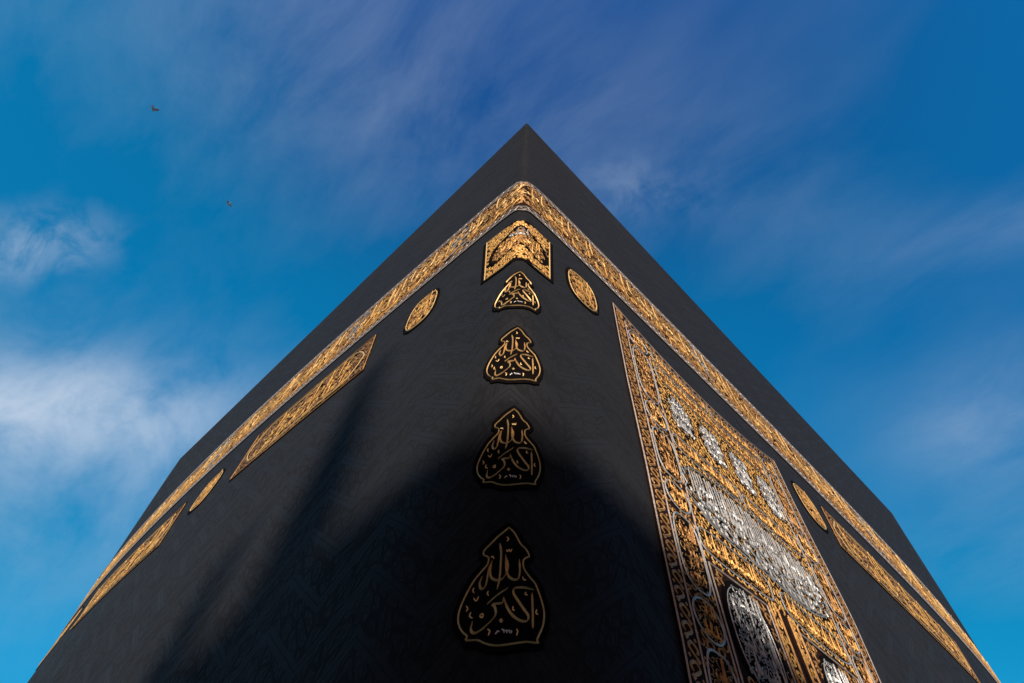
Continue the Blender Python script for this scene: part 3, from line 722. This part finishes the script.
def great_verse():
    x0, x1, z0, z1 = C0-.03, C1+.02, 4.83, 5.66
    cx, cz, rx, rz = .5*(x0+x1), .5*(z0+z1), .5*(x1-x0), .5*(z1-z0)
    P = ellipse(cx, cz, rx, rz, 72, .72); zig = np.abs(P[:, 0]-cx) > rx*.90
    P[zig, 0] += np.where(np.arange(72)[zig] % 2 == 0, .022, -.022)
    p = cpad('great_verse_panel', P, CH+.005, MAT['velvet'], curtain, .12)
    o = CWork(); o.stroke(loop(grow(P, -.02)), .016, CH+.007, .006, n=1, closed=True); o.build('outline', MAT['silver'], p)
    t = CWork(); xr, xl = x1-.09, x0+.12; k = 0
    x = xl
    while x < xr:                                   # the tall upright letters standing side by side
        b0, b1 = z0+random.uniform(.28, .42), z1-.07-random.uniform(0, .06); sl = random.uniform(-.010, .010)
        t.stroke([(x+sl-.008, b1+.01), (x+sl, b1-.03), (x+sl*.5, .5*(b0+b1)), (x, b0)], .016, CH+.008, .006, n=3); x += random.uniform(.036, .046)
    for r, zz in enumerate((.075, .165, .265)):         # the bold rounded letters interlocked along the foot
        x = xl+.04*(r % 2)
        while x < xr-.05:
            u_ = random.uniform(.050, .066); c = np.array([x, z0+zz+random.uniform(-.015, .015)])
            f_ = random.choice(([(1, .9), (.8, -.1), (0, -.55), (-.8, -.1), (-.95, .8)], [(.9, .2), (.4, .8), (-.3, .6), (-.2, -.2), (.5, -.3), (.1, -.6), (-1.1, -.5)], [(1.1, .3), (.4, -.35), (-.4, -.3), (-.5, .35), (.05, .45), (.1, -.2)]))
            t.stroke([c+u_*np.array(q) for q in f_], .022, CH+.012, .008, nib=math.radians(60), n=4); x += u_*1.45
    for r, (zz, un_, wd, tl) in enumerate(((.30, .070, .022, 1.8), (.43, .056, .018, 2.2))):
        tx, k = fit_words(k, (xr-xl)/(un_*.90)); script_line(t, tx, xr, xl, z0+zz+.04, un_, wd, base=CH+.010+.002*r, marks=.35, squeeze=True, rise=.008, tall=tl, dots=r < 2)
    q_ = 2/.72                                       # the lines close in with the rounded ends of the panel
    for i in range(len(t.z)):
        uu = np.clip(np.abs(t.w[i]-cx)/(rx*1.0), 0, .985); t.z[i] = cz+(t.z[i]-cz)*(1-uu**q_)**(1/q_)
    t.build('lettering', MAT['silver'], p)
great_verse()
cartouche(C0-.02, CM-.12, 4.54, 4.80, 41, 'gold', 1, .5); cartouche(CM+.02, C1+.0, 4.54, 4.80, 45, 'gold', 1, .5)
# each leaf below: a framed field with a silver oval
for x0, x1 in ((C0+.0, SL0-.12), (SL1+.14, C1)):
    o = CWork(); fr = [(x0+.02, ZBOT+.1), (x0+.02, 4.46), (x1-.02, 4.46), (x1-.02, ZBOT+.1)]
    for a, b in zip(fr, fr[1:]): o.stroke([a, b], .018, G0, .006, n=1, taper=False)
    o.build('leaf_frame_cord', MAT['edging'], curtain)
    ov = ellipse(.5*(x0+x1)-.02, 4.02, .25, .40, 36, .85)
    s_ = CWork(); scrolls(s_, rect(x0+.05, x1-.05, ZBOT+.1, 4.42), .085, .019, G0, .005, holes=[grow(ov, .03)]); s_.build('leaf_scrollwork', MAT['gold_deep'], curtain)
    p = cpad('silver_oval', grow(ov, .02), CH+.005, MAT['velvet'], curtain, .12)
    t = CWork(); t.stroke(loop(grow(ov, -.03)), .009, CH+.007, .005, n=2, closed=True); scrolls(t, grow(ov, -.05), .070, .009, CH+.007, .004); t.build('scrollwork', MAT['silver'], p)
    t = CWork()
    for r in range(4):
        tx, _ = fit_words(9+r*3, .36/.038); script_line(t, tx, ov[:, 0].max()-.07, ov[:, 0].min()+.07, 3.76+r*.155, .034, .013, base=CH+.010, marks=1.5, squeeze=True)
    t.build('lettering', MAT['silver'], p)
for xs in (SL0-.10, SL1+.04):
    s_ = CWork(); scrolls(s_, rect(xs, xs+.10, ZBOT+.05, SLIT_TOP-.08), .075, .020, G0, .005); s_.build('slit_border', MAT['gold'], curtain)
    s_ = CWork()
    for dx in (-.004, .104): s_.stroke([(xs+dx, ZBOT+.05), (xs+dx+.0, 4.5)], .009, G0, .010, n=1, taper=False)
    s_.build('slit_cord', MAT['gold_deep'], curtain)

# ================================================================= BIRDS
def bird(name, label, x, y, dist, yaw, bank, flap):
    """pigeon-like bird on the wing: one continuous body with raised wings and fanned tail"""
    bm = bmesh.new()
    prof = [(-.30, .012, .006), (-.24, .050, .012), (-.16, .045, .030), (-.06, .062, .055), (.04, .066, .060), (.11, .045, .045), (.15, .034, .036), (.185, .030, .032), (.21, .012, .012), (.235, .003, .003)]
    rings = []
    for xx, a, b in prof:
        rings.append([bm.verts.new((xx, a*math.cos(t), b*math.sin(t)+(.02 if xx > .14 else 0))) for t in np.arange(8)*math.pi/4])
    for r0, r1 in zip(rings, rings[1:]):
        for i in range(8): bm.faces.new((r0[i], r0[(i+1) % 8], r1[(i+1) % 8], r1[i]))
    bm.faces.new(rings[0][::-1]); bm.faces.new(rings[-1])
    for sg in (-1, 1):
        secs = [(.03, .10, -.08, .022, 0), (.13, .12, -.10, .016, flap*.5), (.24, .10, -.10, .010, flap), (.33, .03, -.11, .006, flap*1.1), (.40, -.10, -.16, .003, flap*1.05)]
        prev = None
        for (yy, xf, xb, th, zz) in secs:
            ring = [bm.verts.new((xf, sg*yy, zz+.02)), bm.verts.new((.4*xf+.6*xb, sg*yy, zz+.02+th)), bm.verts.new((xb, sg*yy, zz+.02)), bm.verts.new((.4*xf+.6*xb, sg*yy, zz+.02-th))]
            if prev:
                for i in range(4): bm.faces.new((prev[i], prev[(i+1) % 4], ring[(i+1) % 4], ring[i]))
            else: bm.faces.new(ring)
            prev = ring
        bm.faces.new(prev[::-1])
    bmesh.ops.recalc_face_normals(bm, faces=bm.faces)
    me = bpy.data.meshes.new(name); bm.to_mesh(me); bm.free(); me.materials.append(MAT['feather'])
    o = bpy.data.objects.new(name, me); COL.objects.link(o)
    md = o.modifiers.new('union', 'REMESH'); md.mode = 'VOXEL'; md.voxel_size = .008; md.use_smooth_shade = True
    o.scale = (.85, .85, .85); o.location = CAM + pdir(x, y)*dist; o.rotation_euler = (bank, .05, yaw)
    o['label'] = label; o['category'] = 'bird'; o['group'] = 'birds gliding over the shrine'
bird('flying_bird', 'upper of two small birds, wings in a bent V, high in the left sky', 153, 109, 44.0, math.radians(150), .35, .14)
bird('flying_bird', 'lower and smaller bird, wings flat, nearer the black cube', 229, 204, 52.0, math.radians(205), -.15, .03)

# base points: move the two Empties to where their things stand, children keep their place
def rebase(e, loc):
    e.location = loc
    for c in e.children: c.location = (-loc[0], -loc[1], -loc[2])
rebase(shrine, (-5.8, 6.5, 0.0)); rebase(curtain, tuple(at(np.array([2.4]), np.array([2.3]), 0.05)[0]))
